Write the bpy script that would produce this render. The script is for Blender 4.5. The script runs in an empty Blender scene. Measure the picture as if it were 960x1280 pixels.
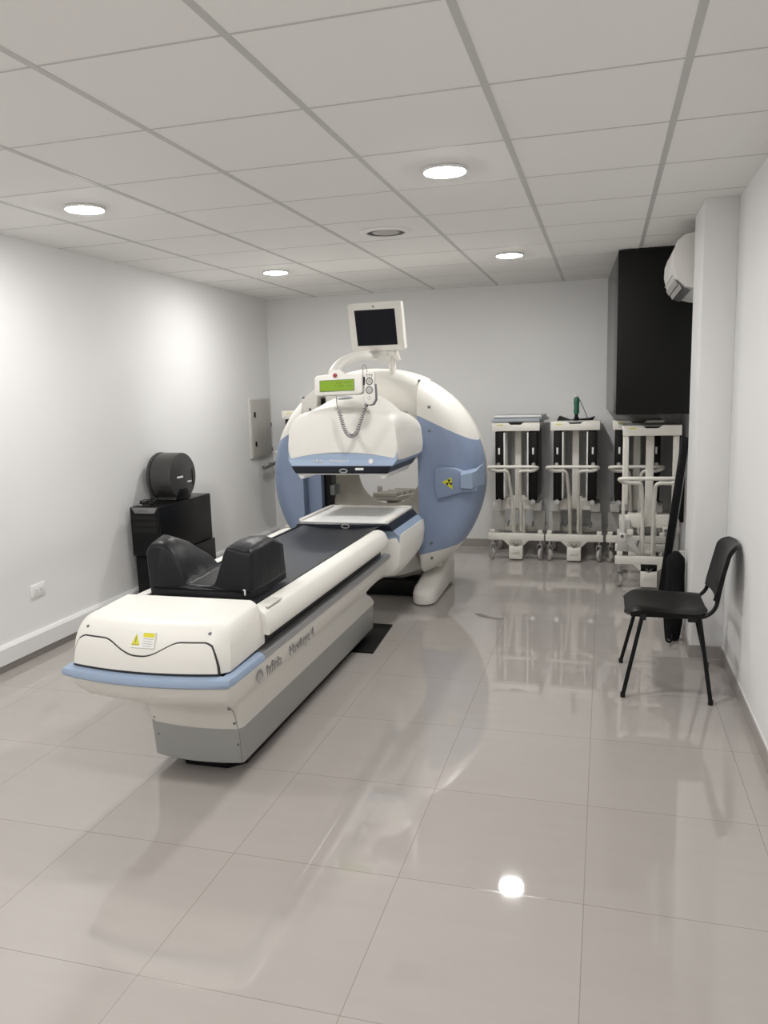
import bpy, bmesh, math, random
from mathutils import Vector, Matrix
random.seed(7)
PI = math.pi
SC = bpy.context.scene
COL = SC.collection

# ------------------------------------------------------------------ materials
def mat(name, col, rough=0.5, metal=0.0, noise=0.0, nscale=60.0, bump=0.0, bscale=200.0, coat=0.0,
        emit=None, estr=0.0, spec=0.5, alpha=None, trans=0.0):
    m = bpy.data.materials.new(name); m.use_nodes = True
    nt = m.node_tree; b = nt.nodes['Principled BSDF']
    b.inputs['Base Color'].default_value = (*col, 1)
    b.inputs['Roughness'].default_value = rough
    b.inputs['Metallic'].default_value = metal
    b.inputs['Specular IOR Level'].default_value = spec
    b.inputs['Coat Weight'].default_value = coat
    b.inputs['Transmission Weight'].default_value = trans
    if alpha is not None: b.inputs['Alpha'].default_value = alpha
    tc = nt.nodes.new('ShaderNodeTexCoord')
    if noise > 0:
        n = nt.nodes.new('ShaderNodeTexNoise'); n.inputs['Scale'].default_value = nscale
        n.inputs['Detail'].default_value = 4
        mx = nt.nodes.new('ShaderNodeMix'); mx.data_type = 'RGBA'
        mx.inputs[6].default_value = (*[c*(1-noise) for c in col], 1)
        mx.inputs[7].default_value = (*[min(1, c*(1+noise)) for c in col], 1)
        nt.links.new(tc.outputs['Object'], n.inputs['Vector'])
        nt.links.new(n.outputs['Fac'], mx.inputs[0])
        nt.links.new(mx.outputs[2], b.inputs['Base Color'])
    if bump > 0:
        n2 = nt.nodes.new('ShaderNodeTexNoise'); n2.inputs['Scale'].default_value = bscale
        bp = nt.nodes.new('ShaderNodeBump'); bp.inputs['Strength'].default_value = bump
        bp.inputs['Distance'].default_value = 0.002
        nt.links.new(tc.outputs['Object'], n2.inputs['Vector'])
        nt.links.new(n2.outputs['Fac'], bp.inputs['Height'])
        nt.links.new(bp.outputs['Normal'], b.inputs['Normal'])
    if emit is not None:
        b.inputs['Emission Color'].default_value = (*emit, 1)
        b.inputs['Emission Strength'].default_value = estr
    return m

M = {}
M['wall'] = mat('wall_paint', (.775, .775, .77), .6, spec=.3, noise=.015, nscale=3, bump=.08, bscale=120)
M['trunk'] = mat('trunking_white', (.78, .78, .78), .35, noise=.01)
M['tile_ceiling'] = mat('ceiling_tile', (.87, .86, .84), .9, noise=.03, nscale=260, bump=.15, bscale=300)
M['tbar'] = mat('ceiling_grid', (.56, .555, .54), .5, noise=.02)
M['skirt'] = mat('skirting_tile', (.33, .305, .285), .22, noise=.05, nscale=8)
M['cream'] = mat('cream_plastic', (.78, .76, .71), .45, noise=.012, nscale=5)
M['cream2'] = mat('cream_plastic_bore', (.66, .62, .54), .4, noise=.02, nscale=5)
M['blue'] = mat('powder_blue_plastic', (.255, .325, .47), .42, noise=.02, nscale=6)
M['blue2'] = mat('powder_blue_bumper', (.30, .385, .52), .42, noise=.02, nscale=6)
M['grey'] = mat('grey_plastic', (.37, .375, .36), .4, noise=.02, nscale=6)
M['greyd'] = mat('dark_grey_plastic', (.16, .165, .17), .4, noise=.03)
M['black'] = mat('black_plastic', (.0055, .0055, .006), .3, spec=.2, noise=.1)
M['blacksat'] = mat('black_laminate', (.011, .010, .010), .2, noise=.1)
M['blackmatt'] = mat('black_front', (.008, .0078, .0078), .6, noise=.1, spec=.2)
M['navy'] = mat('dark_lip', (.008, .010, .017), .3, spec=.35, noise=.1)
M['vinyl'] = mat('black_vinyl', (.009, .0095, .0115), .4, spec=.25, noise=.15, nscale=12, bump=.9, bscale=22)
M['pad'] = mat('pallet_pad', (.026, .028, .034), .36, noise=.1, nscale=20)
M['metal'] = mat('brushed_rail', (.55, .56, .58), .28, metal=.85, noise=.05)
M['chrome'] = mat('chrome', (.6, .6, .6), .38, metal=1, noise=.02)
M['cart'] = mat('cart_enamel', (.78, .76, .70), .35, noise=.015)
M['slab'] = mat('collimator_black', (.007, .0065, .0065), .4, spec=.2, noise=.1)
M['lead'] = mat('collimator_face', (.50, .49, .46), .45, noise=.04)
M['white'] = mat('white_label', (.82, .82, .80), .5, noise=.01)
M['yellow'] = mat('warning_yellow', (.72, .66, .03), .5, noise=.02)
M['ink'] = mat('ink_black', (.02, .02, .02), .5, noise=.05)
M['inkgrey'] = mat('ink_grey', (.20, .20, .20), .45, noise=.05)
M['lcd'] = mat('lcd_green', (.17, .30, .0), .3, noise=.06, nscale=60, emit=(.30, .48, .0), estr=.10)
M['lcdink'] = mat('lcd_segments', (.12, .22, .0), .4, noise=.1)
M['screen'] = mat('screen_glass', (.008, .009, .014), .25, noise=.02, spec=.15)
M['red'] = mat('red_button', (.30, .02, .03), .3, noise=.1)
M['panelgrey'] = mat('grey_panel_paint', (.47, .455, .42), .45, noise=.02)
M['panelbox'] = mat('panel_box_paint', (.62, .61, .58), .45, noise=.02)
M['disp'] = mat('smoky_plastic', (.050, .047, .046), .30, noise=.1)
M['rubber'] = mat('black_rubber', (.009, .009, .009), .7, spec=.3, noise=.1)
M['wheel'] = mat('caster_wheel', (.45, .43, .40), .4, noise=.05)
M['tray'] = mat('grey_tray', (.36, .39, .42), .4, noise=.03)
M['green'] = mat('green_grip', (.02, .11, .065), .4, noise=.1)
M['acwhite'] = mat('aircon_plastic', (.78, .77, .74), .4, noise=.01)
M['louver'] = mat('louver_grey', (.42, .41, .39), .5, noise=.03)
M['film'] = mat('clear_film', (.75, .73, .68), .25, noise=.05, alpha=.55)
M['cloth'] = mat('black_cloth', (.006, .006, .0065), .85, spec=.2, noise=.2, nscale=30, bump=.4, bscale=60)
M['lamp'] = mat('lamp_glass', (.9, .9, .9), .3, noise=.001, emit=(1, .985, .965), estr=232)
M['lamprim'] = mat('lamp_rim', (.8, .8, .78), .3, noise=.01)
M['beige'] = mat('beige_metal', (.33, .31, .27), .45, noise=.05)

# floor: glossy porcelain tiles with thin grout lines, tiles 0.6 m
def floor_material():
    m = bpy.data.materials.new('porcelain_floor'); m.use_nodes = True
    nt = m.node_tree; b = nt.nodes['Principled BSDF']; L = nt.links
    tc = nt.nodes.new('ShaderNodeTexCoord')
    sep = nt.nodes.new('ShaderNodeSeparateXYZ'); L.new(tc.outputs['Object'], sep.inputs[0])
    def mth(op, a, bb=None, c=None):
        n = nt.nodes.new('ShaderNodeMath'); n.operation = op
        for i, v in enumerate((a, bb, c)):
            if v is None: continue
            if isinstance(v, (int, float)): n.inputs[i].default_value = v
            else: L.new(v, n.inputs[i])
        return n.outputs[0]
    def cell(o, off):
        s = mth('DIVIDE', mth('SUBTRACT', o, off), 0.6)
        fr = mth('FRACT', s)
        d = mth('MINIMUM', fr, mth('SUBTRACT', 1.0, fr))
        return mth('FLOOR', s), mth('LESS_THAN', d, 0.0026)
    ix, lx = cell(sep.outputs[0], -0.6406 - 6.0)
    iy, ly = cell(sep.outputs[1], 1.693 - 6.0)
    line = mth('MAXIMUM', lx, ly)
    cmb = nt.nodes.new('ShaderNodeCombineXYZ'); L.new(ix, cmb.inputs[0]); L.new(iy, cmb.inputs[1])
    wn = nt.nodes.new('ShaderNodeTexWhiteNoise'); L.new(cmb.outputs[0], wn.inputs['Vector'])
    mp = nt.nodes.new('ShaderNodeMapping'); mp.inputs['Scale'].default_value = (1.2, 6, 1)
    L.new(tc.outputs['Object'], mp.inputs[0])
    nz = nt.nodes.new('ShaderNodeTexNoise'); nz.inputs['Scale'].default_value = 3; nz.inputs['Detail'].default_value = 6
    L.new(mp.outputs[0], nz.inputs['Vector'])
    f = mth('ADD', mth('MULTIPLY', nz.outputs['Fac'], .7), mth('MULTIPLY', wn.outputs['Value'], .3))
    mx = nt.nodes.new('ShaderNodeMix'); mx.data_type = 'RGBA'
    mx.inputs[6].default_value = (.385, .355, .332, 1); mx.inputs[7].default_value = (.430, .400, .376, 1)
    L.new(f, mx.inputs[0])
    m2 = nt.nodes.new('ShaderNodeMix'); m2.data_type = 'RGBA'
    m2.inputs[7].default_value = (.20, .175, .155, 1)
    L.new(mx.outputs[2], m2.inputs[6]); L.new(mth('MULTIPLY', line, .62), m2.inputs[0])
    L.new(m2.outputs[2], b.inputs['Base Color'])
    b.inputs['Specular IOR Level'].default_value = 0.9
    rg = mth('ADD', .035, mth('MULTIPLY', line, .15)); L.new(rg, b.inputs['Roughness'])
    return m
M['badge'] = mat('badge_grey', (.20, .20, .20), .4, noise=.03)
M['inlay'] = mat('inlay_plastic', (.66, .645, .60), .45, noise=.01)
M['markbrown'] = mat('floor_mark_brown', (.20, .175, .155), .3, noise=.1, nscale=20)
M['floor'] = floor_material()

# ------------------------------------------------------------------ mesh helpers
class MB:
    def __init__(s): s.bm = bmesh.new()
    def _ins(s, tmp, smooth=False):
        for f in tmp.faces: f.smooth = smooth
        me = bpy.data.meshes.new('t'); tmp.to_mesh(me); tmp.free()
        s.bm.from_mesh(me); bpy.data.meshes.remove(me); return s
    def raw(s, vs, fs, smooth=False, fix=True):
        t = bmesh.new(); V = [t.verts.new(v) for v in vs]
        for f in fs:
            try: t.faces.new([V[i] for i in f])
            except ValueError: pass
        if fix: bmesh.ops.recalc_face_normals(t, faces=t.faces)
        return s._ins(t, smooth)
    def box(s, x0, x1, y0, y1, z0, z1, bev=0, seg=2, mtx=None):
        t = bmesh.new(); bmesh.ops.create_cube(t, size=1)
        for v in t.verts:
            v.co = Vector(((x0+x1)/2 + v.co.x*(x1-x0), (y0+y1)/2 + v.co.y*(y1-y0), (z0+z1)/2 + v.co.z*(z1-z0)))
        if bev > 0:
            bmesh.ops.bevel(t, geom=list(t.edges), offset=bev, segments=seg, affect='EDGES', profile=.5)
        if mtx: bmesh.ops.transform(t, matrix=mtx, verts=t.verts)
        return s._ins(t, bev > 0)
    def prism(s, poly, axis, a, b, bev=0, smooth=False):
        """poly of 2D points; axis x: (y,z)  y: (x,z)  z: (x,y)"""
        def P(p, t):
            return {'x': (t, p[0], p[1]), 'y': (p[0], t, p[1]), 'z': (p[0], p[1], t)}[axis]
        n = len(poly); t = bmesh.new()
        A = [t.verts.new(P(p, a)) for p in poly]; B = [t.verts.new(P(p, b)) for p in poly]
        t.faces.new(A); t.faces.new(B[::-1])
        for i in range(n): t.faces.new((A[i], B[i], B[(i+1) % n], A[(i+1) % n]))
        bmesh.ops.recalc_face_normals(t, faces=t.faces)
        if bev > 0: bmesh.ops.bevel(t, geom=list(t.edges), offset=bev, segments=2, affect='EDGES', profile=.5)
        return s._ins(t, smooth or bev > 0)
    def loft(s, rings, cap=True, smooth=True, close=True):
        t = bmesh.new(); R = [[t.verts.new(p) for p in r] for r in rings]; n = len(rings[0])
        for a, b in zip(R, R[1:]):
            for i in range(n if close else n-1):
                t.faces.new((a[i], a[(i+1) % n], b[(i+1) % n], b[i]))
        if cap and close: t.faces.new(R[0][::-1]); t.faces.new(R[-1])
        bmesh.ops.recalc_face_normals(t, faces=t.faces)
        return s._ins(t, smooth)
    def tube(s, pts, r, seg=10, closed=False, cap=True):
        pts = [Vector(p) for p in pts]; n = len(pts); rings = []; up = None
        for i, p in enumerate(pts):
            if closed: d = pts[(i+1) % n] - pts[i-1]
            else: d = pts[min(i+1, n-1)] - pts[max(i-1, 0)]
            d.normalize()
            if up is None:
                up = Vector((0, 0, 1)) if abs(d.z) < .9 else Vector((1, 0, 0))
            e = (up - d*up.dot(d)).normalized(); up = e; q = d.cross(e)
            rr = r[i] if isinstance(r, (list, tuple)) else r
            rings.append([p + (e*math.cos(2*PI*k/seg) + q*math.sin(2*PI*k/seg))*rr for k in range(seg)])
        if closed: rings.append(rings[0])
        return s.loft(rings, cap=cap and not closed)
    def lathe(s, prof, c, axis='z', seg=48, closed=False):
        """prof: (radius, height along axis)"""
        rings = []
        for k in range(seg):
            a = 2*PI*k/seg; ca, sa = math.cos(a), math.sin(a); rg = []
            for r, h in prof:
                if axis == 'z': rg.append((c[0]+r*ca, c[1]+r*sa, c[2]+h))
                elif axis == 'y': rg.append((c[0]+r*ca, c[1]+h, c[2]+r*sa))
                else: rg.append((c[0]+h, c[1]+r*ca, c[2]+r*sa))
            rings.append(rg)
        rings.append(rings[0]); n = len(prof)
        t = bmesh.new(); R = [[t.verts.new(p) for p in r] for r in rings[:-1]]
        for i in range(seg):
            a, b = R[i], R[(i+1) % seg]
            for j in range(n if closed else n-1):
                try: t.faces.new((a[j], a[(j+1) % n], b[(j+1) % n], b[j]))
                except ValueError: pass
        bmesh.ops.remove_doubles(t, verts=t.verts, dist=1e-6)
        bmesh.ops.recalc_face_normals(t, faces=t.faces)
        return s._ins(t, True)
    def cyl(s, a, b, r, seg=16, r2=None):
        return s.tube([a, b], [r, r if r2 is None else r2], seg)
    def text(s, body, size, mtx, depth=.0008):
        cu = bpy.data.curves.new('t', 'FONT'); cu.body = body; cu.size = size; cu.extrude = depth; cu.resolution_u = 3
        ob = bpy.data.objects.new('t', cu); COL.objects.link(ob)
        dg = bpy.context.evaluated_depsgraph_get(); dg.update()
        me = bpy.data.meshes.new_from_object(ob.evaluated_get(dg))
        bpy.data.objects.remove(ob); bpy.data.curves.remove(cu)
        me.transform(mtx); s.bm.from_mesh(me); bpy.data.meshes.remove(me); return s
    def cut(s, co, no):   # keep the side away from the normal
        bmesh.ops.bisect_plane(s.bm, geom=list(s.bm.verts)+list(s.bm.edges)+list(s.bm.faces), plane_co=co, plane_no=no, clear_outer=True)
        return s
    def xf(s, m): bmesh.ops.transform(s.bm, matrix=m, verts=s.bm.verts); return s
    def build(s, name, m, parent=None, sharp=40, world=True):
        me = bpy.data.meshes.new(name)
        root = parent
        while root is not None and root.parent is not None: root = root.parent
        if root is not None and world:
            bmesh.ops.translate(s.bm, vec=-Vector(root.location), verts=s.bm.verts)
        s.bm.to_mesh(me); s.bm.free()
        me.materials.append(m)
        if any(p.use_smooth for p in me.polygons):
            try: me.set_sharp_from_angle(angle=math.radians(sharp))
            except Exception: pass
        o = bpy.data.objects.new(name, me); COL.objects.link(o)
        if parent is not None: o.parent = parent
        return o

def fillet(pts, r, n=5, closed=False):
    """round the corners of a 3D polyline"""
    P = [Vector(p) for p in pts]; out = []; N = len(P)
    for i, p in enumerate(P):
        if not closed and i in (0, N-1): out.append(p); continue
        a, b = P[i-1], P[(i+1) % N]
        da, db = (a-p), (b-p); la, lb = da.length, db.length
        rr = min(r, la*.49, lb*.49)
        A = p + da.normalized()*rr; B = p + db.normalized()*rr
        for k in range(n+1):
            t = k/n; out.append(A*(1-t)**2 + p*2*t*(1-t) + B*t*t)
    return out
def rrect(x0, x1, y0, y1, r, n=4):
    out = []
    for cx, cy, a0 in ((x1-r, y1-r, 0), (x0+r, y1-r, 90), (x0+r, y0+r, 180), (x1-r, y0+r, 270)):
        for k in range(n+1):
            a = math.radians(a0 + 90*k/n); out.append((cx + r*math.cos(a), cy + r*math.sin(a)))
    return out
def lerp(a, b, t): return a+(b-a)*t
def sstep(t): t = max(0, min(1, t)); return t*t*(3-2*t)

def thing(name, label, cat, loc=(0, 0, 0), rotz=0, group=None):
    o = bpy.data.objects.new(name, None); COL.objects.link(o)
    o.location = loc; o.rotation_euler = (0, 0, rotz); o['label'] = label; o['category'] = cat
    if group: o['group'] = group
    o.empty_display_size = .1
    return o
def tag(o, label, cat, group=None):
    o['label'] = label; o['category'] = cat
    if group: o['group'] = group
    return o
def struct(o): o['kind'] = 'structure'; return o
def dup(root, loc, rotz, label, group=None):
    def cp(o, par):
        c = o.copy(); COL.objects.link(c)
        if par is not None: c.parent = par
        for ch in kids.get(o.name, []): cp(ch, c)
        return c
    kids = {}
    for o in list(COL.objects):
        if o.parent: kids.setdefault(o.parent.name, []).append(o)
    r = cp(root, None); r.location = loc; r.rotation_euler = (0, 0, rotz); r['label'] = label
    if group: r['group'] = group
    return r

# ------------------------------------------------------------------ the room
XL, XR, YB, YF, ZC = -3.45, .68, 7.80, -2.6, 2.58
T = .12
struct(MB().box(XL-T, XR+T, YF-T, YB+T, -.12, 0).build('floor', M['floor']))
struct(MB().box(XL-T, XR+T, YF-T, YB+T, ZC, ZC+.1).build('ceiling', M['tile_ceiling']))
struct(MB().box(XL-T, XL, YF-T, YB+T, 0, ZC).build('wall_left', M['wall']))
struct(MB().box(XL, XR, YB, YB+T, 0, ZC).build('wall_back', M['wall']))
struct(MB().box(XL, XR, YF-T, YF, 0, ZC).build('wall_front', M['wall']))
struct(MB().box(XR, XR+T, YF-T, YB+T, 0, ZC).build('wall_right', M['wall']))
struct(MB().box(.505, XR, 4.73, 5.2, 0, ZC, .003).build('wall_pier', M['wall']))
# skirting tiles
struct(MB().box(XL, XL+.012, YF, YB, 0, .05).build('baseboard_left', M['skirt']))
struct(MB().box(XL, XR, YB-.01, YB, 0, .08).build('baseboard_back', M['skirt']))
struct(MB().box(XR-.01, XR, YF, 4.73, 0, .075).build('baseboard_right', M['skirt']))
struct(MB().box(.495, XR, 4.72, 4.73, 0, .075).box(.495, .505, 4.73, 5.2, 0, .075).build('baseboard_pier', M['skirt']))
struct(MB().box(XR-.01, XR, 5.2, YB-.01, 0, .075).build('baseboard_alcove', M['skirt']))
struct(MB().box(XR-.004, XR, YF, 4.726, .075, .083).build('trim_4', M['trunk']))
# white cable trunking above the left skirting
struct(MB().prism([(XL, .05), (XL+.034, .05), (XL+.034, .145), (XL+.022, .162), (XL, .162)], 'y', YF, YB).build('trim_1', M['trunk']))
# suspended ceiling grid
gx0, gdx, gy0, gdy = -1.0167, .6247, 2.117, .604
g = MB()
i = -4
while i < 4:
    x = gx0 + gdx*i
    if XL+.02 < x < XR-.02: g.box(x-.0125, x+.0125, YF, YB, ZC-.002, ZC)
    i += 1
struct(g.build('trim_2', M['tbar']))
g = MB()
for j in range(-8, 10):
    y = gy0 + gdy*j
    if YF+.02 < y < YB-.02: g.box(XL, XR, y-.0045, y+.0045, ZC-.0012, ZC)
struct(g.build('trim_3', M['tbar']))

# ------------------------------------------------------------------ ceiling lamps
def make_lamp(label):
    t = thing('ceiling_lamp', label, 'ceiling lamp', (0, 0, ZC), 0, 'recessed ceiling lamps')
    MB().lathe([(.094, 0), (.104, -.002), (.105, -.006), (.102, -.013), (.095, -.014), (.092, 0)], (0, 0, 0), 'z', 40).build('lamp_rim', M['lamprim'], t, world=False)
    MB().lathe([(0, -.023), (.05, -.021), (.078, -.016), (.0915, -.011), (.0915, -.001), (0, -.001)], (0, 0, 0), 'z', 32).build('lamp_glass', M['lamp'], t, world=False)
    return t
lamp = make_lamp('round recessed ceiling lamp nearest the camera on the right, above the round scanner')
lamp.location = (-.71, 3.65, ZC)
for loc, lb in (((-2.60, 3.65, ZC), 'round recessed ceiling lamp nearest the left wall, at the far left of the photo'),
                ((-2.58, 6.06, ZC), 'round recessed ceiling lamp left of the tilted monitor, near the back wall'),
                ((-.70, 6.06, ZC), 'small looking recessed ceiling lamp near the black hanging box at the back'),
                ((-2.60, 1.25, ZC), 'recessed ceiling lamp behind the camera, left and nearest, outside the photo'),
                ((-.71, 1.25, ZC), 'recessed ceiling lamp behind the camera, right and nearest, outside the photo'),
                ((-2.60, -1.15, ZC), 'recessed ceiling lamp by the front wall, left, outside the photo'),
                ((-.71, -1.15, ZC), 'recessed ceiling lamp by the front wall, right, outside the photo')):
    dup(lamp, loc, 0, lb)

# round air diffuser
t = thing('ceiling_vent', 'round white ceiling air diffuser with a dark slot, between the lamps', 'vent', (-1.33, 4.89, ZC))
c = (-1.33, 4.89, ZC)
MB().lathe([(.12, 0), (.165, 0), (.168, -.004), (.15, -.012), (.125, -.012), (.118, -.004)], c, 'z', 48).build('outer_ring', M['tile_ceiling'], t)
MB().lathe([(0, -.0015), (.125, -.0015), (.125, 0), (0, 0)], c, 'z', 32).build('dark_throat', M['black'], t)
MB().lathe([(0, -.012), (.03, -.012), (.065, -.010), (.082, -.006), (.084, -.004), (.080, -.003), (0, -.003)], c, 'z', 48).build('centre_cone', M['panelgrey'], t)

# ------------------------------------------------------------------ wall fittings
t = thing('mounted_electrical_panel', 'grey electrical panel with two black latches on the left wall', 'electrical panel', (XL, 7.475, .96))
MB().box(XL, XL+.022, 7.225, 7.725, .955, 1.565, .006).build('panel_box', M['panelbox'], t)
MB().box(XL+.022, XL+.030, 7.245, 7.71, .975, 1.548, .003).build('panel_door', M['panelgrey'], t)
for z in (1.40, 1.10):
    MB().box(XL+.030, XL+.042, 7.30, 7.325, z-.025, z+.025, .003).build('latch', M['black'], t)
for z in (1.28, 1.02):
    MB().box(XL+.027, XL+.036, 7.70, 7.722, z-.02, z+.02, .002).build('hinge', M['greyd'], t)

t = thing('wall_rail', 'short grey grip bar fixed below the electrical panel', 'rail', (XL, 7.4, .86))
MB().tube([(XL+.06, 7.42, .84), (XL+.06, 7.74, .875)], .017, 12).build('grip', M['greyd'], t)
for y, z in ((7.5, .848), (7.68, .868)):
    MB().cyl((XL, y, z), (XL+.06, y, z), .010).build('bracket', M['greyd'], t)

t = thing('power_outlet', 'white power outlet low on the left wall', 'outlet', (XL, 4.03, .415))
MB().box(XL, XL+.01, 3.965, 4.095, .375, .458, .004).build('cover_plate', M['white'], t)
MB().box(XL+.01, XL+.013, 3.99, 4.07, .39, .443, .002).build('socket_insert', M['trunk'], t)
for yc in (4.01, 4.05):
    sl = MB()
    for dy, rot in ((-.006, .5), (.006, -.5)):
        sl.box(-.0004, .0004, -.0012, .0012, -.005, .005, mtx=Matrix.Translation((XL+.0133, yc+dy, .42)) @ Matrix.Rotation(rot, 4, 'X'))
    sl.box(XL+.0128, XL+.0136, yc-.0012, yc+.0012, .402, .411)
    sl.build('socket_slots', M['inkgrey'], t)

# air conditioner on the right wall behind the pier
t = thing('air_conditioner', 'white split air conditioner on the right wall beside the black hanging box', 'air conditioner', (XR, 5.65, 2.155))
prof = [(XR, 2.17), (XR-.10, 2.155), (.47, 2.185), (.415, 2.24), (.392, 2.33), (.395, 2.40), (.415, 2.46), (.46, 2.495), (.53, 2.505), (XR, 2.505)]
MB().prism(prof, 'y', 5.30, 6.02, .004).build('casing', M['acwhite'], t)
MB().prism([(x+.0 if x > .6 else x-.003, z) for x, z in prof], 'y', 5.262, 5.30, .008).build('end_cap', M['acwhite'], t)
MB().prism([(x+.0 if x > .6 else x-.003, z) for x, z in prof], 'y', 6.02, 6.05, .008).build('end_cap', M['acwhite'], t)
MB().prism([(.500, 2.168), (.468, 2.1800), (.413, 2.236), (.409, 2.236), (.464, 2.174), (.497, 2.162)], 'y', 5.33, 6.0).build('air_outlet', M['greyd'], t)
lv = MB()
for k, (x0, z0) in enumerate(((.408, 2.240), (.432, 2.212))):
    lv.prism([(x0, z0), (x0+.018, z0-.030), (x0+.014, z0-.034), (x0-.004, z0-.003)], 'y', 5.325, 6.0)
lv.build('louver', M['louver'], t)
MB().box(.396, .3915, 5.34, 5.99, 2.262, 2.266).build('panel_seam', M['louver'], t)

# large black box under the ceiling in the back right corner
t = thing('hanging_cabinet', 'large black box hung under the ceiling in the back right corner', 'cabinet', (.37, 6.95, 1.37))
MB().prism([(.082, 6.218), (XR-.002, 6.218), (XR-.002, YB-.002), (.012, YB-.002)], 'z', 1.375, ZC-.008, .004).build('cabinet_body', M['blacksat'], t)
MB().box(.080, XR-.004, 6.20, 6.217, 1.373, ZC-.008, .003).build('front_panel', M['blackmatt'], t)

# ------------------------------------------------------------------ the scanner gantry
CX, CZ = -1.72, .936
G = thing('scanner_gantry', 'large round white and blue medical scanner gantry at the head of the patient table', 'medical scanner', (CX, 6.1, 0))
R = .835
# housing ring with the bore through it
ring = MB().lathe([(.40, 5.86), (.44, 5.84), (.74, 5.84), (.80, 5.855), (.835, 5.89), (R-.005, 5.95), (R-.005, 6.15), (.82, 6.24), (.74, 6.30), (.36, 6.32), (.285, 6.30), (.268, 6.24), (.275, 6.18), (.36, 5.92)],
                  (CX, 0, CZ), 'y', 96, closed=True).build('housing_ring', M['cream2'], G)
# top band between the side covers (outer shell arc)
def arc_shell(a0, a1, prof, n=24):
    rings = []
    for k in range(n+1):
        a = lerp(a0, a1, k/n); rings.append([(CX+r*math.cos(a), y, CZ+r*math.sin(a)) for r, y in prof])
    return rings
MB().loft(arc_shell(math.radians(35), math.radians(145), [(.50, 5.83), (.66, 5.76), (.765, 5.755), (.81, 5.78), (R+.002, 5.84), (R+.003, 6.17), (.76, 6.19), (.50, 6.0)], 48)).cut((CX+.39, 0, 0), (1, 0, 0)).cut((CX-.365, 0, 0), (-1, 0, 0)).build('top_cover', M['cream'], G)
MB().loft(arc_shell(math.radians(243), math.radians(297), [(.55, 5.85), (.70, 5.82), (.80, 5.82), (R-.02, 5.87), (R-.02, 6.17), (.78, 6.19), (.55, 6.0)])).build('bottom_cover', M['cream'], G)

# domed side covers: rows in z, columns from the inner edge to the rim and round the back
def side_cover(sgn, inner):
    a0 = math.acos(inner/R); rows = []; NA = 44
    for i in range(NA+1):
        a = lerp(-a0, a0, i/NA); z = R*math.sin(a); xo = R*math.cos(a); row = []
        NT = 26
        for k in range(NT+1):
            t_ = 1-(1-k/NT)**1.7
            x = lerp(inner, xo, t_)
            d = max(0, R-math.hypot(x, z)); rr = .17
            y = 5.655 + (rr-math.sqrt(max(0, rr*rr-(rr-d)**2)) if d < rr else 0)
            row.append((CX+sgn*x, y, CZ+z))
        for rad, y in ((1.012, 5.87), (1.014, 5.95), (1.005, 6.05), (.985, 6.13), (.95, 6.18)):
            f = rad
            row.append((CX+sgn*max(inner+.0005, xo*f), y, CZ+z*f))
        row.append((CX+sgn*inner, 6.18, CZ+z*.95)); row.append((CX+sgn*inner, 5.72, CZ+z))
        rows.append(row)
    return rows
up_no = Vector((.0, 0, 1))
def seam(sgn, p_in, p_out):   # plane through two (x offset, z) points, normal pointing up
    d = Vector((sgn*(p_out[0]-p_in[0]), 0, p_out[1]-p_in[1])); n = Vector((-d.z, 0, d.x)); n.normalize()
    if n.z < 0: n = -n
    return Vector((CX+sgn*p_in[0], 0, p_in[1])), n
for sgn, inner in ((1, .382), (-1, .54)):
    rows = side_cover(sgn, inner)
    ct, nt_ = seam(sgn, (.38, 1.418), (.80, 1.215)); cb, nb = seam(sgn, (.38, .36), (.78, .46))
    def part():
        return MB().loft(rows, close=True)
    p = part().cut(ct, nt_).cut(cb, -nb).build('side_panel', M['blue'], G)
    p['label'] = 'blue domed side panel'
    part().cut(ct, -nt_).build('upper_side_cover', M['cream'], G)
    part().cut(cb, nb).build('lower_side_cover', M['cream'], G)
    for x, z in ((.475, 1.475), (.475, 1.30), (.475, .455), (.475, .34)):
        yc_ = 5.652
        if sgn < 0: x, yc_ = (.475, 5.696) if z > 1.45 else (.62, 5.652)
        MB().cyl((CX+sgn*x, yc_, z), (CX+sgn*x, yc_+.01, z), .011, 14).build('screw_cap', M['greyd'], G)
# recessed inner step of the left cover, dark slot beside it
za = .66
MB().box(CX-.545, CX-.42, 5.735, 6.0, CZ-.50, CZ+.50, .006).build('inner_panel', M['blue'], G)
MB().prism([(CX-.545, CZ+.50), (CX-.42, CZ+.50), (CX-.42, CZ+.70), (CX-.545, CZ+.61)], 'y', 5.70, 6.0, .006).build('inner_top_cover', M['cream'], G)
sl = MB().box(CX-.42, CX-.355, 5.80, 5.90, CZ-.5, CZ+.62)
sl.build('dark_slot', M['black'], G)
for k in range(3): MB().box(CX-.365, CX-.325, 5.78, 5.90, CZ-.30+.16*k, CZ-.22+.16*k, .004).build('slot_block', M['greyd'], G)
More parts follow.
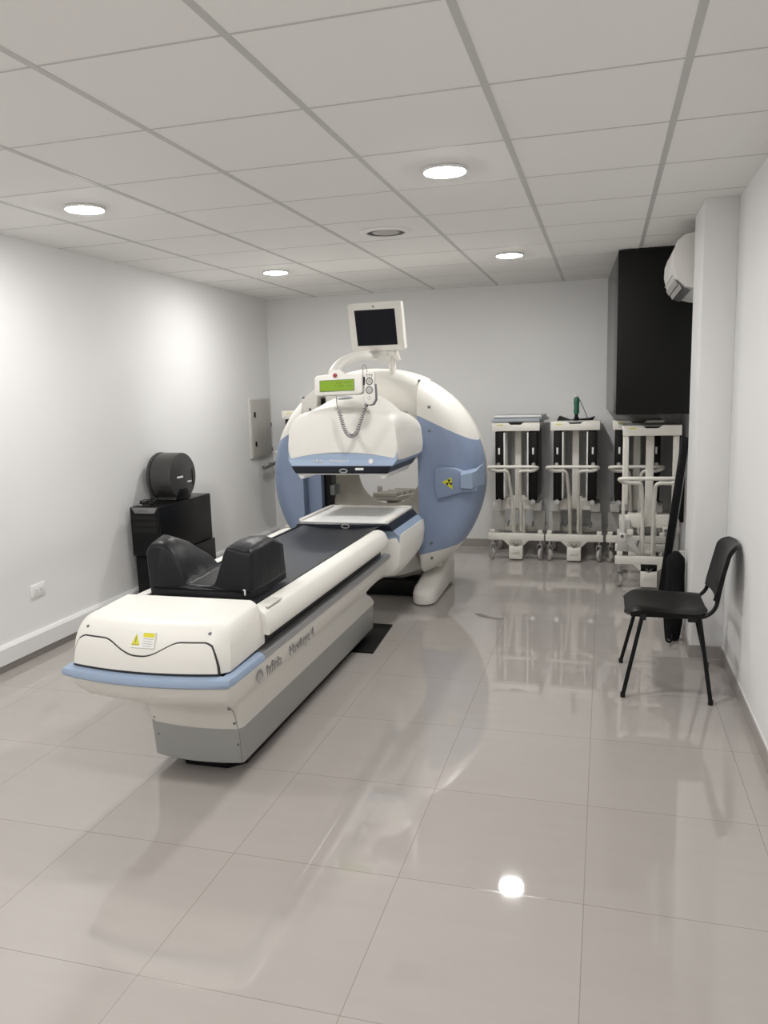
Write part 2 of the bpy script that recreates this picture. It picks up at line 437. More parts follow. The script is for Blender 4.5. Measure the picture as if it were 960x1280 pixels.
# raised handle pad on the right blue panel
def pad_y(x, z):
    d = max(0, R-math.hypot(x-CX, z-CZ)); rr = .17
    return 5.655 + (rr-math.sqrt(max(0, rr*rr-(rr-d)**2)) if d < rr else 0)
px0 = -1.195
poly = [(px0, 1.035), (px0+.15, 1.03), (px0+.20, 1.005), (px0+.285, 1.02), (px0+.31, .86), (px0+.20, .85), (px0+.02, .80), (px0, .835), (px0-.012, .94)]
pr = MB().prism(poly, 'y', 5.60, 5.72, .012); pr.build('grip_pad', M['blue'], G)
MB().loft([[(px0+.19, 5.60, .875), (px0+.30, 5.64, .87), (px0+.345, 5.72, .90), (px0+.345, 5.72, 1.06), (px0+.30, 5.63, 1.025), (px0+.19, 5.60, 1.00)],
           [(px0+.20, 5.545, .89), (px0+.28, 5.56, .885), (px0+.30, 5.60, .90), (px0+.305, 5.60, 1.01), (px0+.28, 5.56, 1.00), (px0+.20, 5.545, .985)]], smooth=False).build('grip_knob', M['blue2'], G)
# radiation sticker: yellow triangle with a black trefoil
s_ = thing_sticker = None
sx, sz = px0+.095, .915
st = MB().prism([(sx-.045, sz+.013), (sx+.026, sz+.046), (sx+.034, sz-.042)], 'y', 5.5975, 5.601).build('warning_sticker', M['yellow'], G)
tf = MB().lathe([(0, 5.5955), (.006, 5.5955), (.006, 5.598), (0, 5.598)], (sx+.008, 0, sz+.008), 'y', 12)
for k in range(3):
    a = math.radians(90+120*k)
    tf.prism([(sx+.008+r*math.cos(a+da), sz+.008+r*math.sin(a+da)) for r, da in ((.010, -.5), (.024, -.5), (.025, 0), (.024, .5), (.010, .5))], 'y', 5.5955, 5.598)
tf.build('trefoil', M['ink'], st)
# feet
def foot(x0, x1):
    cx = (x0+x1)/2; w = (x1-x0)/2
    rings = []
    for z, sh, s in ((.012, 0, .96), (.03, 0, 1), (.085, .0, 1), (.115, .02, .93), (.13, .06, .75)):
        rg = []
        for k in range(9):
            a = PI + PI*k/8
            rg.append((cx+w*s*math.cos(a), 5.62+sh+w*1.3*s*math.sin(a), z))
        rg += [(cx+w*s, 6.35, z*1.9), (cx-w*s, 6.35, z*1.9)]
        rings.append(rg)
    return MB().loft(rings)
for x0, x1 in ((-1.385, -1.205), (-2.195, -2.015)):
    f = foot(x0, x1).build('foot', M['cream'], G)
    MB().box(x0+.02, x1-.02, 5.58, 6.3, 0, .02, .004).build('foot_pad', M['black'], f)
MB().box(-2.15, -1.25, 6.0, 6.30, .012, .30, .02).build('stand_base', M['cream'], G)
MB().box(-2.1, -1.3, 5.75, 6.05, .012, .12, .01).build('base_plinth', M['black'], G)

# detector heads -----------------------------------------------------------
DX = -1.643
def head_shell(flip):
    # cross-sections in x,z at successive y; u in [-1,1]
    secs = ((4.800, .360, 1.175, 1.425, 1.462), (4.808, .372, 1.168, 1.452, 1.492), (4.835, .380, 1.163, 1.468, 1.512), (4.90, .385, 1.160, 1.478, 1.535),
            (5.02, .387, 1.160, 1.478, 1.570), (5.20, .387, 1.160, 1.465, 1.585), (5.38, .386, 1.160, 1.45, 1.575), (5.50, .38, 1.165, 1.43, 1.54), (5.56, .36, 1.18, 1.40, 1.49), (5.58, .33, 1.20, 1.36, 1.44))
    rings = []
    for y, w, zb, zs, zt in secs:
        rg = []
        n = 16
        for k in range(n+1):                       # bottom edge, arched upward in the middle
            u = -1+2*k/n; rg.append((DX+u*w*.985, y, zb+.040*(1-u*u)))
        for k in range(1, 8):                      # right side bulge
            t_ = k/8; rg.append((DX+w*(.985+.02*math.sin(PI*min(1, t_*1.1))), y, lerp(zb, zs-.12, t_)))
        for k in range(0, 7):                      # right shoulder
            a = PI/2*k/6; rg.append((DX+w*.985-.13*(1-math.cos(a)), y, zs-.12+.12*math.sin(a)))
        x1 = w*.985-.13
        for k in range(1, n):                      # dome
            u = 1-2*k/n; rg.append((DX+u*x1, y, zs+(zt-zs)*(1-abs(u)**2.6)))
        for k in range(6, -1, -1):
            a = PI/2*k/6; rg.append((DX-w*.985+.13*(1-math.cos(a)), y, zs-.12+.12*math.sin(a)))
        for k in range(7, 0, -1):
            t_ = k/8; rg.append((DX-w*(.985+.02*math.sin(PI*min(1, t_*1.1))), y, lerp(zb, zs-.12, t_)))
        rings.append([(x, yy, flip(z)) for x, yy, z in rg])
    return MB().loft(rings)
def detector(flip, low):
    name = 'detector_head'
    h = head_shell(flip).build(name, M['cream'], G)
    F = flip
    # blue tapered band
    def rect(x0, x1, z): return [(x0, z)]
    b = MB()
    ringz = []
    for z, w, y0, y1 in ((1.215, .372, 4.806, 5.5), (1.165, .372, 4.798, 5.5), (1.128, .342, 4.785, 5.47), (1.122, .335, 4.785, 5.46)):
        ringz.append([(DX-w, y0, F(z)), (DX+w, y0, F(z)), (DX+w, y1, F(z)), (DX-w, y1, F(z))])
    bb = b.loft(ringz, smooth=False).build('blue_band', M['blue2'], h)
    # black collimator lip
    l = MB(); rg = []
    for z, w, y0, y1 in ((1.128, .338, 4.778, 5.46), (1.122, .340, 4.770, 5.46), (1.088, .318, 4.770, 5.44), (1.080, .312, 4.775, 5.43)):
        rg.append([(DX-w, y0, F(z)), (DX+w, y0, F(z)), (DX+w, y1, F(z)), (DX-w, y1, F(z))])
    lip = l.loft(rg, smooth=False).build('collimator_lip', M['navy'], h)
    # collimator face plate
    z0, z1 = F(1.081), F(1.070)
    MB().box(DX-.305, DX+.305, 4.785, 5.43, min(z0, z1), max(z0, z1), .003).build('collimator_face', M['white'], h)
    # ring clasp
    MB().tube([(DX+.02+.026*math.cos(2*PI*k/16), 4.764, F(1.098)+.011*math.sin(2*PI*k/16)) for k in range(16)], .004, 6, closed=True).build('clasp_ring', M['chrome'], h)
    # arm to the rotor
    zz = sorted((F(1.25), F(1.45)))
    MB().box(DX-.25, DX+.20, 5.50, 5.86, zz[0], zz[1], .02).build('support_arm', M['cream'], h)
    return h
hu = detector(lambda z: z, False)
hl = detector(lambda z: 1.815-z*.985 if z < 1.2 else 1.815-1.2*.985-(z-1.2)*.93, True)
# white handles under the upper head
for sx_ in (-1, 1):
    MB().prism([(DX+sx_*.315, 1.082), (DX+sx_*.20, 1.082), (DX+sx_*.222, 1.068), (DX+sx_*.255, 1.062), (DX+sx_*.275, 1.040), (DX+sx_*.29, 1.045)], 'y', 4.79, 5.40, .003).build('grab_handle', M['white'], hu)
# raised white border on the lower collimator
zt = 1.815-1.070*.985
bo = MB()
bo.box(DX-.312, DX-.285, 4.785, 5.43, zt-.004, zt+.014, .004).box(DX+.285, DX+.312, 4.785, 5.43, zt-.004, zt+.014, .004)
bo.box(DX-.312, DX+.312, 5.405, 5.43, zt-.004, zt+.014, .004)
bo.build('face_border', M['cream'], hl)
RX90 = Matrix.Rotation(PI/2, 4, 'X')
MB().text('Infinia', .030, Matrix.Translation((DX-.20, 4.7915, 1.150)) @ RX90).build('lettering', M['white'], hu)
MB().text('Hawkeye 4', .030, Matrix.Translation((DX-.085, 4.7915, 1.150)) @ RX90).build('lettering', M['white'], hu)
lg = MB().lathe([(0, 4.788), (.016, 4.788), (.016, 4.796), (0, 4.796)], (DX+.20, 0, 1.157), 'y', 20); lg.build('round_emblem', M['white'], hu)
MB().box(DX+.10, DX+.155, 4.7675, 4.771, 1.102, 1.116).build('small_label', M['white'], hu)
lab = MB().box(DX+.333, DX+.375, 4.9, 5.06, .64, .665, .002, mtx=None)
lab.build('side_label', M['white'], hl)
# flat oval on the top of the upper head
MB().lathe([(0, .002), (.045, .002), (.05, 0), (0, 0)], (0, 0, 0), 'z', 24).xf(Matrix.Translation((DX-.03, 4.985, 1.566)) @ Matrix.Rotation(.32, 4, 'X') @ Matrix.Diagonal((1.2, .5, 1, 1))).build('oval_cap', M['tray'], hu)

# monitor on its post -------------------------------------------------------
Mm = Matrix.Translation((-1.642, 5.72, 2.075)) @ Matrix.Rotation(math.radians(-5), 4, 'Z') @ Matrix.Rotation(math.radians(.3), 4, 'Y') @ Matrix.Rotation(math.radians(13), 4, 'X')
fr = MB(); 
W2, H2 = .212, .175
fr.prism(rrect(-W2, W2, -H2, H2, .012), 'y', -.03, .03, .006)
mon = fr.xf(Mm).build('monitor', M['cream'], G)
MB().prism([(-.158, -.132), (.160, -.132), (.160, .130), (-.158, .130)], 'y', -.0325, -.028).xf(Mm).build('screen', M['screen'], mon)
MB().prism([(-W2+.02, -H2+.02), (W2-.02, -H2+.02), (W2-.05, H2-.05), (-W2+.05, H2-.05)], 'y', .025, .06, .01).xf(Mm).build('rear_housing', M['cream'], mon)
MB().lathe([(0, -.0325), (.008, -.0325), (.008, -.029), (0, -.029)], (-.005, 0, .152), 'y', 16).xf(Mm).build('round_emblem', M['inkgrey'], mon)
ps = MB().tube([(-1.553, 5.80, 1.72), (-1.553, 5.80, 1.90)], .027, 16)
ps.box(-1.585, -1.525, 5.75, 5.81, 1.855, 1.92, .008)
ps.build('monitor_post', M['cream'], G)
MB().prism([(-1.535, 1.93), (-1.52, 1.93), (-1.485, 1.83), (-1.50, 1.82), (-1.545, 1.85)], 'y', 5.765, 5.80, .004).box(-1.66, -1.58, 5.74, 5.80, 1.86, 1.905, .008).build('tilt_bracket', M['cream'], G)
# curved arm carrying the display
arm = fillet([(-1.565, 5.78, 1.845), (-1.66, 5.74, 1.865), (-1.70, 5.40, 1.855), (-1.70, 5.0, 1.79), (-1.685, 4.80, 1.715), (-1.665, 4.77, 1.67)], .16, 6)
MB().tube(arm, [.034]*len(arm), 14).build('display_arm', M['cream'], G)
# display with green readout
dc = Vector((-1.607, 4.70, 1.648))
Md = Matrix.Translation(dc) @ Matrix.Rotation(math.radians(-1), 4, 'Y') @ Matrix.Rotation(math.radians(-5), 4, 'X')
dw, dh = .158, .066
outline = [(-dw, -dh+.01), (-dw+.02, -dh), (dw-.02, -dh), (dw, -dh+.012), (dw, dh-.018), (dw-.015, dh-.006), (.04, dh), (.02, dh+.022), (-.01, dh+.028), (-.04, dh+.02), (-.06, dh), (-dw+.02, dh-.006), (-dw, dh-.018)]
dsp = MB().prism(outline, 'y', -.025, .035, .008).xf(Md).build('display_unit', M['cream'], G)
MB().prism([(-.122, -.043), (.107, -.043), (.107, .029), (-.122, .029)], 'y', -.0275, -.024).xf(Md).build('readout_frame', M['greyd'], dsp)
lc = MB().prism([(-.119, -.040), (.104, -.040), (.104, .026), (-.119, .026)], 'y', -.029, -.027).xf(Md).build('readout_screen', M['lcd'], dsp)
sg = MB()
for r_ in range(2):
    for k in range(11):
        if (k*7+r_*3) % 5 == 0: continue
        x = -.020+k*.0105; z = .004-r_*.020
        sg.prism([(x, z), (x+.006, z), (x+.006, z+.010), (x, z+.010)], 'y', -.0293, -.0287)
sg.xf(Md).build('readout_segments', M['lcdink'], lc)
MB().lathe([(0, -.036), (.010, -.036), (.013, -.031), (.013, -.022), (0, -.022)], (-.018, 0, .056), 'y', 20).xf(Md).build('emergency_button', M['red'], dsp)
MB().box(dw-.002, dw+.022, -.012, .006, -.010, .040, .003).xf(Md).build('holder_clip', M['black'], dsp)

# hand control hanging beside the display, with its coiled cord
H = thing('hand_control', 'white hand control with round buttons and coiled cord hanging beside the green display', 'remote control', (-1.40, 4.665, 1.5))
hx, hy = -1.395, 4.660
hb = [(-.029, .088), (.029, .092), (.034, .06), (.031, .02), (.036, -.04), (.037, -.075), (.022, -.104), (0, -.110), (-.022, -.104), (-.034, -.075), (-.033, -.03), (-.030, .03)]
Mh = Matrix.Translation((hx, hy, 1.628)) @ Matrix.Rotation(math.radians(2), 4, 'Y')
MB().prism([(x, z) for x, z in hb], 'y', -.014, .014, .006).xf(Mh).build('control_body', M['cream'], H)
MB().prism([(x*1.12+(.003), z*1.05) for x, z in hb if z < .03], 'y', -.006, .018, .003).xf(Mh).build('rubber_edge', M['greyd'], H)
for z in (.035, -.018):
    MB().tube([(.020*math.cos(2*PI*k/20), -.015, z+.020*math.sin(2*PI*k/20)) for k in range(20)], .0035, 6, closed=True).xf(Mh).build('button_ring', M['greyd'], H)
    MB().lathe([(0, -.0185), (.010, -.0185), (.012, -.013), (0, -.013)], (0, 0, z), 'y', 14).xf(Mh).build('button', M['panelgrey'], H)
for x in (-.016, 0, .016): MB().lathe([(0, -.017), (.005, -.017), (.005, -.013), (0, -.013)], (x, 0, .074), 'y', 10).xf(Mh).build('small_button', M['inkgrey'], H)
for x, z in ((-.014, .062), (0, .060), (.014, .062), (0, -.058), (-.010, -.066), (.010, -.066), (0, -.076)): MB().lathe([(0, -.0165), (.003, -.0165), (.003, -.013), (0, -.013)], (x, 0, z), 'y', 8).xf(Mh).build('small_button', M['inkgrey'], H)
wires = MB().tube(fillet([(hx-.012, hy, 1.71), (hx-.03, hy+.01, 1.765), (hx-.05, hy+.03, 1.765), (hx-.05, hy+.02, 1.63)], .02, 4), .0022, 6)
wires.build('hanging_hook', M['inkgrey'], H)
cd = MB()
pts = []
path = [Vector(p) for p in ((-1.64, 4.735, 1.575), (-1.635, 4.72, 1.53), (-1.615, 4.72, 1.46), (-1.60, 4.72, 1.40), (-1.575, 4.715, 1.345), (-1.54, 4.71, 1.325), (-1.505, 4.71, 1.35), (-1.48, 4.705, 1.41), (-1.455, 4.70, 1.47), (-1.43, 4.69, 1.52), (-1.41, 4.665, 1.535))]
def cr(P, t):
    n = len(P)-1; f = min(t*n, n-1e-6); i = int(f); u = f-i
    p0, p1, p2, p3 = P[max(i-1, 0)], P[i], P[i+1], P[min(i+2, n)]
    return .5*((2*p1)+(p2-p0)*u+(2*p0-5*p1+4*p2-p3)*u*u+(3*p1-p0-3*p2+p3)*u**3)
NT = 36; S = 9
for k in range(NT*S+1):
    t_ = k/(NT*S); p = cr(path, .16+.84*t_); d = (cr(path, min(1, .16+.84*t_+.01))-cr(path, max(0, .16+.84*t_-.01))).normalized()
    e = Vector((0, 1, 0)); q = d.cross(e).normalized(); a = 2*PI*k/S
    pts.append(p+(e*math.cos(a)+q*math.sin(a))*.0115)
cd.tube(pts, .0029, 5)
cd.tube([cr(path, .16*k/6) for k in range(7)], .003, 6)
cd.build('coiled_cord', M['inkgrey'], H)

# ------------------------------------------------------------------ patient table
TX = -1.655
P = thing('patient_table', 'long cream scanner table on a grey pedestal with blue front bumper and black pad', 'patient table', (TX, 3.6, 0))
def plan(w, yf, yb, z, bulge, r=.02, n=14, dx=0):
    """plan outline: convex front, tight front corners, straight back"""
    cx = TX+dx
    out = [(cx+w, yb, z), (cx-w, yb, z), (cx-w, yf+r, z), (cx-w+.22*r, yf+.3*r, z)]
    for k in range(n+1):
        u = (-1+2*k/n)*(1-r/w)
        out.append((cx+w*u, yf-bulge*(1-u*u), z))
    return out+[(cx+w-.22*r, yf+.3*r, z), (cx+w, yf+r, z)]
FB = .045
lv_ = [(.212, .212, 2.815, 4.79, .025, -.010), (.23, .214, 2.805, 4.785, .025, -.010), (.285, .218, 2.79, 4.70, .026, -.010), (.325, .224, 2.765, 4.60, .03, -.009), (.355, .236, 2.72, 4.55, .034, -.008), (.385, .260, 2.655, 4.56, .036, -.006), (.42, .294, 2.575, 4.60, .040, -.003), (.45, .318, 2.525, 4.625, .042, -.002), (.485, .333, 2.487, 4.635, .045, 0), (.515, .338, 2.468, 4.64, .045, 0), (.548, .340, 2.462, 4.645, .045, 0)]
body = MB().loft([plan(w, yf, yb, z, bu, dx=dx) for z, w, yf, yb, bu, dx in lv_]).build('table_body', M['cream'], P)
MB().loft([plan(w, yf, yb, z, bu, .012, dx=-.014) for z, w, yf, yb, bu in ((.05, .207, 2.835, 4.77, .028), (.056, .212, 2.828, 4.77, .028), (.214, .216, 2.816, 4.775, .026))], smooth=True).build('pedestal', M['grey'], P)
def front_at(x, z):     # front surface of body and pedestal
    if z < .214: return 2.828-(z-.056)*.075-.027*(1-min(1, abs(x-TX+.01)/.21)**2)
    for a, b in zip(lv_, lv_[1:]):
        if a[0] <= z <= b[0]:
            t_ = (z-a[0])/(b[0]-a[0]); w = lerp(a[1], b[1], t_); return lerp(a[2], b[2], t_)-lerp(a[4], b[4], t_)*(1-min(1, abs(x-TX)/w)**2)
MB().prism([(TX-.16, 2.93), (TX-.10, 2.86), (TX+.10, 2.86), (TX+.165, 2.93), (TX+.165, 4.7), (TX-.16, 4.7)], 'z', 0, .055, .005).build('plinth', M['black'], P)
MB().prism([(TX-.30, 4.42), (TX+.30, 4.42), (TX+.27, 5.0), (TX-.30, 5.0)], 'z', 0, .012, .003).build('floor_plate', M['black'], P)
for x, z0, z1 in ((TX+.192, .058, .205), (TX+.192, .218, .345), (TX-.205, .22, .31)):
    MB().tube([(x, front_at(x, lerp(z0, z1, k/8))-.0002, lerp(z0, z1, k/8)) for k in range(9)], .0013, 6).build('cover_seam', M['inkgrey'], P)
for x, z in ((TX+.182, .325), (TX+.182, .245), (TX+.182, .14), (TX-.195, .155), (TX-.198, .24)):
    y = front_at(x, z)
    MB().lathe([(0, y-.003), (.0055, y-.003), (.0055, y+.010), (0, y+.010)], (x, 0, z), 'y', 10).build('screw', M['greyd'], P)
# blue bumper strip
def strip(off0, off1, zz, ys):
    """cross-section swept along the table edge"""
    rings = []
    n = 24
    line = []
    for k in range(n+1):
        u = -1+2*k/n
        line.append((TX+(.345)*u*.985, 2.452-FB*(1-u*u), u))
    line = [(TX-.343, ys, -1), (TX-.343, 2.60, -1), (TX-.343, 2.49, -1)] + line + [(TX+.343, 2.49, 1), (TX+.343, 2.60, 1), (TX+.343, ys, 1)]
    P2 = [Vector((x, y)) for x, y, u in line]
    for i, p in enumerate(P2):
        d = P2[min(i+1, len(P2)-1)]-P2[max(i-1, 0)]; d.normalize(); nrm = Vector((d.y, -d.x))
        rings.append([(p.x+nrm.x*o, p.y+nrm.y*o, z) for o, z in zz])
    return MB().loft(rings)
strip(0, 0, [(-.02, .545), (.010, .545), (.020, .553), (.022, .565), (.016, .578), (.0, .585), (-.02, .585)], 2.74).build('bumper', M['blue2'], P)
for s in (-1, 1):
    MB().loft([[(TX+s*(.343+o), y, z) for o, z in ((-.02, .545), (.008, .545), (.016, .556), (.018, .57), (.012, .582), (-.02, .588))] for y in (2.745, 4.63, 4.66)]).build('side_rail', M['metal'], P)
MB().box(TX-.315, TX+.315, 2.50, 4.60, .545, .60).build('dark_recess', M['black'], P)
MB().box(TX-.322, TX+.322, 2.82, 4.58, .59, .66).build('inner_carriage', M['black'], P)
# hood over the near end
def hood_y(u, z):       # front surface of the hood
    k = max(0, (z-.60)/.16)
    return 2.462 - FB*(1-u*u)*.95 + .012*k + .055*k**3
hl_ = []
for z, w, dz in ((.592, .336, 0), (.60, .338, 0), (.64, .337, 0), (.68, .334, 0), (.71, .329, 0), (.735, .322, 0), (.752, .312, 0), (.762, .300, .0)):
    rg = [(TX+w, 2.80, z+.010), (TX-w, 2.80, z+.010)]
    n = 20
    for k in range(n+1):
        u = -1+2*k/n; y = hood_y(u, z)
        if k in (0, n): y += .035
        elif k in (1, n-1): y += .004
        rg.append((TX+w*u, y, z))
    hl_.append(rg)
rg = [(TX+.285, 2.80, .780), (TX-.285, 2.80, .780)]
for k in range(21):
    u = -1+2*k/20; rg.append((TX+.285*u, hood_y(u, .765)+.03 + (.02 if k in (0, 20) else 0), .7665))
hl_.append(rg)
hood = MB().loft(hl_).build('end_hood', M['cream'], P)
# drawer-like front panel with the smile shaped upper edge
def smile(u):   # upper edge height over u in [-1,1]
    a = abs(u)
    base = .652+.053*sstep((a-.04)/.56)
    if a > .92: base -= .012*((a-.92)/.08)**2
    return base
def front_panel(off, grow, zlo):
    n = 60; vs = []; fs = []; w0 = .307+grow
    m_ = 8
    for side, o in ((0, off), (1, off-.02)):
        for k in range(n+1):
            u = -1+2*k/n; zt_ = smile(u)+grow
            for j in range(m_+1):
                z = lerp(zlo, zt_, j/m_)
                wz = w0 - .030*((z-.59)/.11)**2.2*(1 if z > .59 else 0) if z > .59 else w0
                vs.append((TX+wz*u, hood_y(u*wz/.33, z)-o, z))
    N1 = (n+1)*(m_+1)
    for k in range(n):
        for j in range(m_):
            a = k*(m_+1)+j; fs.append((a, a+m_+1, a+m_+2, a+1)); fs.append((N1+a, N1+a+1, N1+a+m_+2, N1+a+m_+1))
    for k in range(n):
        a = k*(m_+1)+m_; fs.append((a, a+m_+1, N1+a+m_+1, N1+a)); a = k*(m_+1); fs.append((a, N1+a, N1+a+m_+1, a+m_+1))
    for j in range(m_):
        fs.append((j, j+1, N1+j+1, N1+j)); a = n*(m_+1)+j; fs.append((a, N1+a, N1+a+1, a+1))
    return MB().raw(vs, fs, True)
front_panel(.0015, .0045, .588).build('panel_gap', M['ink'], hood)
front_panel(.0055, -.0005, .597).build('front_panel', M['cream'], hood)
for u in (-.80, .82):
    y = hood_y(u, .735); MB().lathe([(0, y-.003), (.0055, y-.003), (.0055, y+.01), (0, y+.01)], (TX+.322*u, 0, .735), 'y', 10).build('hood_screw', M['greyd'], hood)
# warning sticker on the hood
wx, wz = TX+.012, .712
wy = hood_y(0, .712)
Ms = Matrix.Translation((wx, wy-.0035, wz)) @ Matrix.Rotation(math.radians(-24), 4, 'X')
stk = MB().prism([(-.05, -.030), (.05, -.030), (.05, .030), (-.05, .030)], 'y', -.001, .003).xf(Ms).build('warning_label', M['white'], hood)
MB().prism([(-.047, -.022), (-.010, -.022), (-.0285, .022)], 'y', -.002, 0).xf(Ms).build('warning_triangle', M['yellow'], stk)
MB().prism([(.0, .010), (.047, .010), (.047, .026), (.0, .026)], 'y', -.002, 0).xf(Ms).build('yellow_header', M['yellow'], stk)
ln = MB()
for k in range(4): ln.box(.002, .044-.006*(k % 2), -.0018, -.0006, .003-.009*k, .0045-.009*k)
ln.box(-.030, -.027, -.0032, -.0015, -.008, .010); ln.box(-.030, -.027, -.0032, -.0015, -.014, -.011)
ln.prism([(-.043, -.0195), (-.014, -.0195), (-.014, -.0180), (-.043, -.0180)], 'y', -.0032, -.0015)
ln.xf(Ms).build('label_print', M['inkgrey'], stk)
# side beams and pad
bp = [(.272, .650), (.362, .640), (.368, .655), (.366, .690), (.352, .722), (.330, .742), (.300, .748), (.278, .744)]
for s in (-1, 1):
    rings = []
    for y, sc_ in ((2.79, 1), (4.50, 1), (4.58, .99), (4.605, .93)):
        rings.append([(TX+s*(.32+(o-.32)*sc_), y, .695+(z-.695)*sc_) for o, z in bp])
    MB().loft(rings).build('side_beam', M['cream'], P)
MB().box(TX+.286, TX+.345, 2.84, 2.98, .7405, .7475, .003).build('grey_inlay', M['inlay'], P)
n = 12; rings = []
for y in (2.81, 4.765):
    rg = []
    for k in range(n+1):
        u = -1+2*k/n; rg.append((TX+.266*u, y, .716+.022*u*u))
    rg += [(TX+.266, y, .69), (TX-.266, y, .69)]
    rings.append(rg)
MB().loft(rings).build('pallet_pad', M['pad'], P)
for s in (-1, 1): MB().box(TX+s*.268-.006, TX+s*.268+.006, 2.81, 4.76, .70, .744, .004).build('pad_edge', M['black'], P)
# lettering on the right flank
xs = TX+.342
Mt = Matrix(((0, 0, 1, TX+.339), (1, 0, 0, 2.80), (0, 1, 0, .462), (0, 0, 0, 1)))
MB().text('Infinia', .066, Mt).build('lettering', M['inkgrey'], P)
MB().text('Hawkeye 4', .066, Mt @ Matrix.Translation((.245, 0, 0))).build('lettering', M['inkgrey'], P)
em = MB().tube([(TX+.340, 2.735+.024*math.cos(2*PI*k/20), .485+.024*math.sin(2*PI*k/20)) for k in range(20)], .004, 6, closed=True)
em.lathe([(0, -.001), (.018, -.001), (.018, .002), (0, .002)], (TX+.339, 2.735, .485), 'x', 16)
em.build('round_emblem', M['louver'], P)

# ------------------------------------------------------------------ arm cushion on the table
Q_ = thing('support_cushion', 'black vinyl support cushion with two raised lobes on the near end of the pad', 'cushion', (TX, 3.12, .745))
def cush(x, t):
    """height over the pad at local x for depth t in 0..1"""
    h = .052
    if x < -.06:
        pk = .222+.028*math.sin(PI*min(1, t/.7))-.075*t**1.6; u = (x+.238)/lerp(.165, .115, t)
        l_ = pk*(1-.12*u*u) if u < 0 else .052+(pk-.052)*max(0, 1-u**2.1)
        h = max(h, l_)
    if x > .04:
        h = max(h, .052+.162*sstep((x-.045)/.07)-.010*sstep((x-.13)/.09)+.010*math.sin(PI*t))
    return h
rings = []
for y, s, inset in ((2.930, .90, .010), (2.936, .97, .003), (2.96, 1.0, 0), (3.06, 1.01, 0), (3.18, 1.0, 0), (3.27, .96, 0), (3.315, .88, .002), (3.33, .78, .010)):
    t_ = (y-2.93)/.40; rg = []
    n = 72
    for k in range(n+1):
        x = lerp(-.285, .228, k/n); h = cush(x, t_)
        e = 1
        if x < -.255: e = 1-.16*((-.255-x)/.03)**2
        if x > .20: e = 1-.10*((x-.20)/.028)**2
        if x > .2: xx = .228 if k == n else x
        wob = .0035*math.sin(x*46+y*31)+.003*math.sin(x*21-y*60)
        rr = x+inset if x < -.2 else (x-inset if x > .2 else x)
        yy = y + (.022*max(0, h-.06)/.17 if y < 2.99 else (-.03*max(0, h-.06)/.17 if y > 3.25 else 0))
        
        rg.append((TX+rr, yy, .747+h*s*e+(wob if h > .06 else wob*.3)))
    rg += [(TX+.226-inset, y, .747), (TX-.262+inset, y, .747)]
    rings.append(rg)
cu = MB().loft(rings).build('cushion_body', M['vinyl'], Q_, sharp=55)
MB().box(TX+.196, TX+.203, 2.922, 2.930, .762, .787, .002).box(TX+.192, TX+.201, 2.921, 2.928, .783, .789, .001).build('zip_pull', M['white'], Q_)
MB().tube([(TX-.24, 2.93, .778), (TX-.1, 2.926, .780), (TX+.1, 2.926, .779), (TX+.222, 2.932, .776), (TX+.230, 3.1, .776), (TX+.225, 3.30, .778)], .0035, 6).build('seam_piping', M['black'], Q_)

# ------------------------------------------------------------------ black tower and what stands on it
px_, py_ = -3.245, 5.15
U = thing('battery_cabinet', 'lower black equipment cabinet on the floor behind the table, under the computer', 'equipment cabinet', (-3.2, 5.3, 0))
PX0, PX1, PY0, PY1 = -3.39, -3.150, 5.02, 5.80
MB().box(PX0+.008, PX1+.012, PY0, PY1+.015, .03, .425, .008).build('casing', M['black'], U)
MB().box(PX0+.02, PX1-.0, PY0-.012, PY0, .05, .41, .004).build('front_panel', M['black'], U)
for x, y in ((PX0+.03, PY0+.04), (PX1-.02, PY0+.04), (PX0+.03, PY1-.03), (PX1-.02, PY1-.03)):
    MB().cyl((x, y, 0), (x, y, .032), .018, 12).build('rubber_foot', M['rubber'], U)
K = thing('computer_tower', 'black computer tower with grey front badge, stacked behind the table by the left wall', 'computer', (-3.27, 5.3, .425))
MB().box(PX0, PX1, PY0, PY1, .426, .802, .010).build('casing', M['black'], K)
MB().box(PX0, PX1-.0, PY0-.022, PY0, .43, .80, .008).build('front_bezel', M['black'], K)
MB().prism([(PX0+.02, .797), (PX1-.005, .797), (PX1-.03, .755), (PX0+.045, .755)], 'y', PY0-.030, PY0-.02, .003).build('front_badge', M['badge'], K)
MB().box(PX0+.085, PX1-.075, PY0-.0325, PY0-.0295, .768, .788, .001).build('badge_window', M['greyd'], K)
br = MB()
for k in range(3): br.box(PX0+.02, PX1-.02, PY0-.0255, PY0-.0215, .70-.045*k, .736-.045*k, .001)
br.build('drive_bays', M['rubber'], K)
# jumbo paper roll dispenser
D = thing('paper_dispenser', 'round dark jumbo paper roll dispenser standing on the computer tower', 'paper dispenser', (-3.27, 5.34, .80))
Mdz = Matrix.Translation((-3.285, 5.43, .803)) @ Matrix.Rotation(math.radians(86), 4, 'Z')
def drum(r, y0, y1, rb):
    pts = []
    for k in range(40):
        a = math.radians(-58+296*k/39)
        pts.append((r*math.cos(a), .183+r*math.sin(a)*1.02))
    zf = .003; hw = .105
    pts += [(-hw, zf), (hw, zf)]
    return MB().prism(pts, 'y', y0, y1, rb)
drum(.180, -.115, .075, .014).xf(Mdz).build('drum_cover', M['disp'], D)
drum(.183, .075, .10, .004).xf(Mdz).build('back_plate', M['disp'], D)
MB().prism([(-.10, -.0), (.06, -.0), (.06, .06), (.02, .085), (-.06, .085), (-.10, .05)], 'y', -.122, -.100, .004).xf(Mdz @ Matrix.Translation((0, 0, .004))).build('paper_mouth', M['black'], D)
MB().box(-.085, -.008, -.1185, -.112, .172, .186, .001).xf(Mdz).build('white_label', M['white'], D)
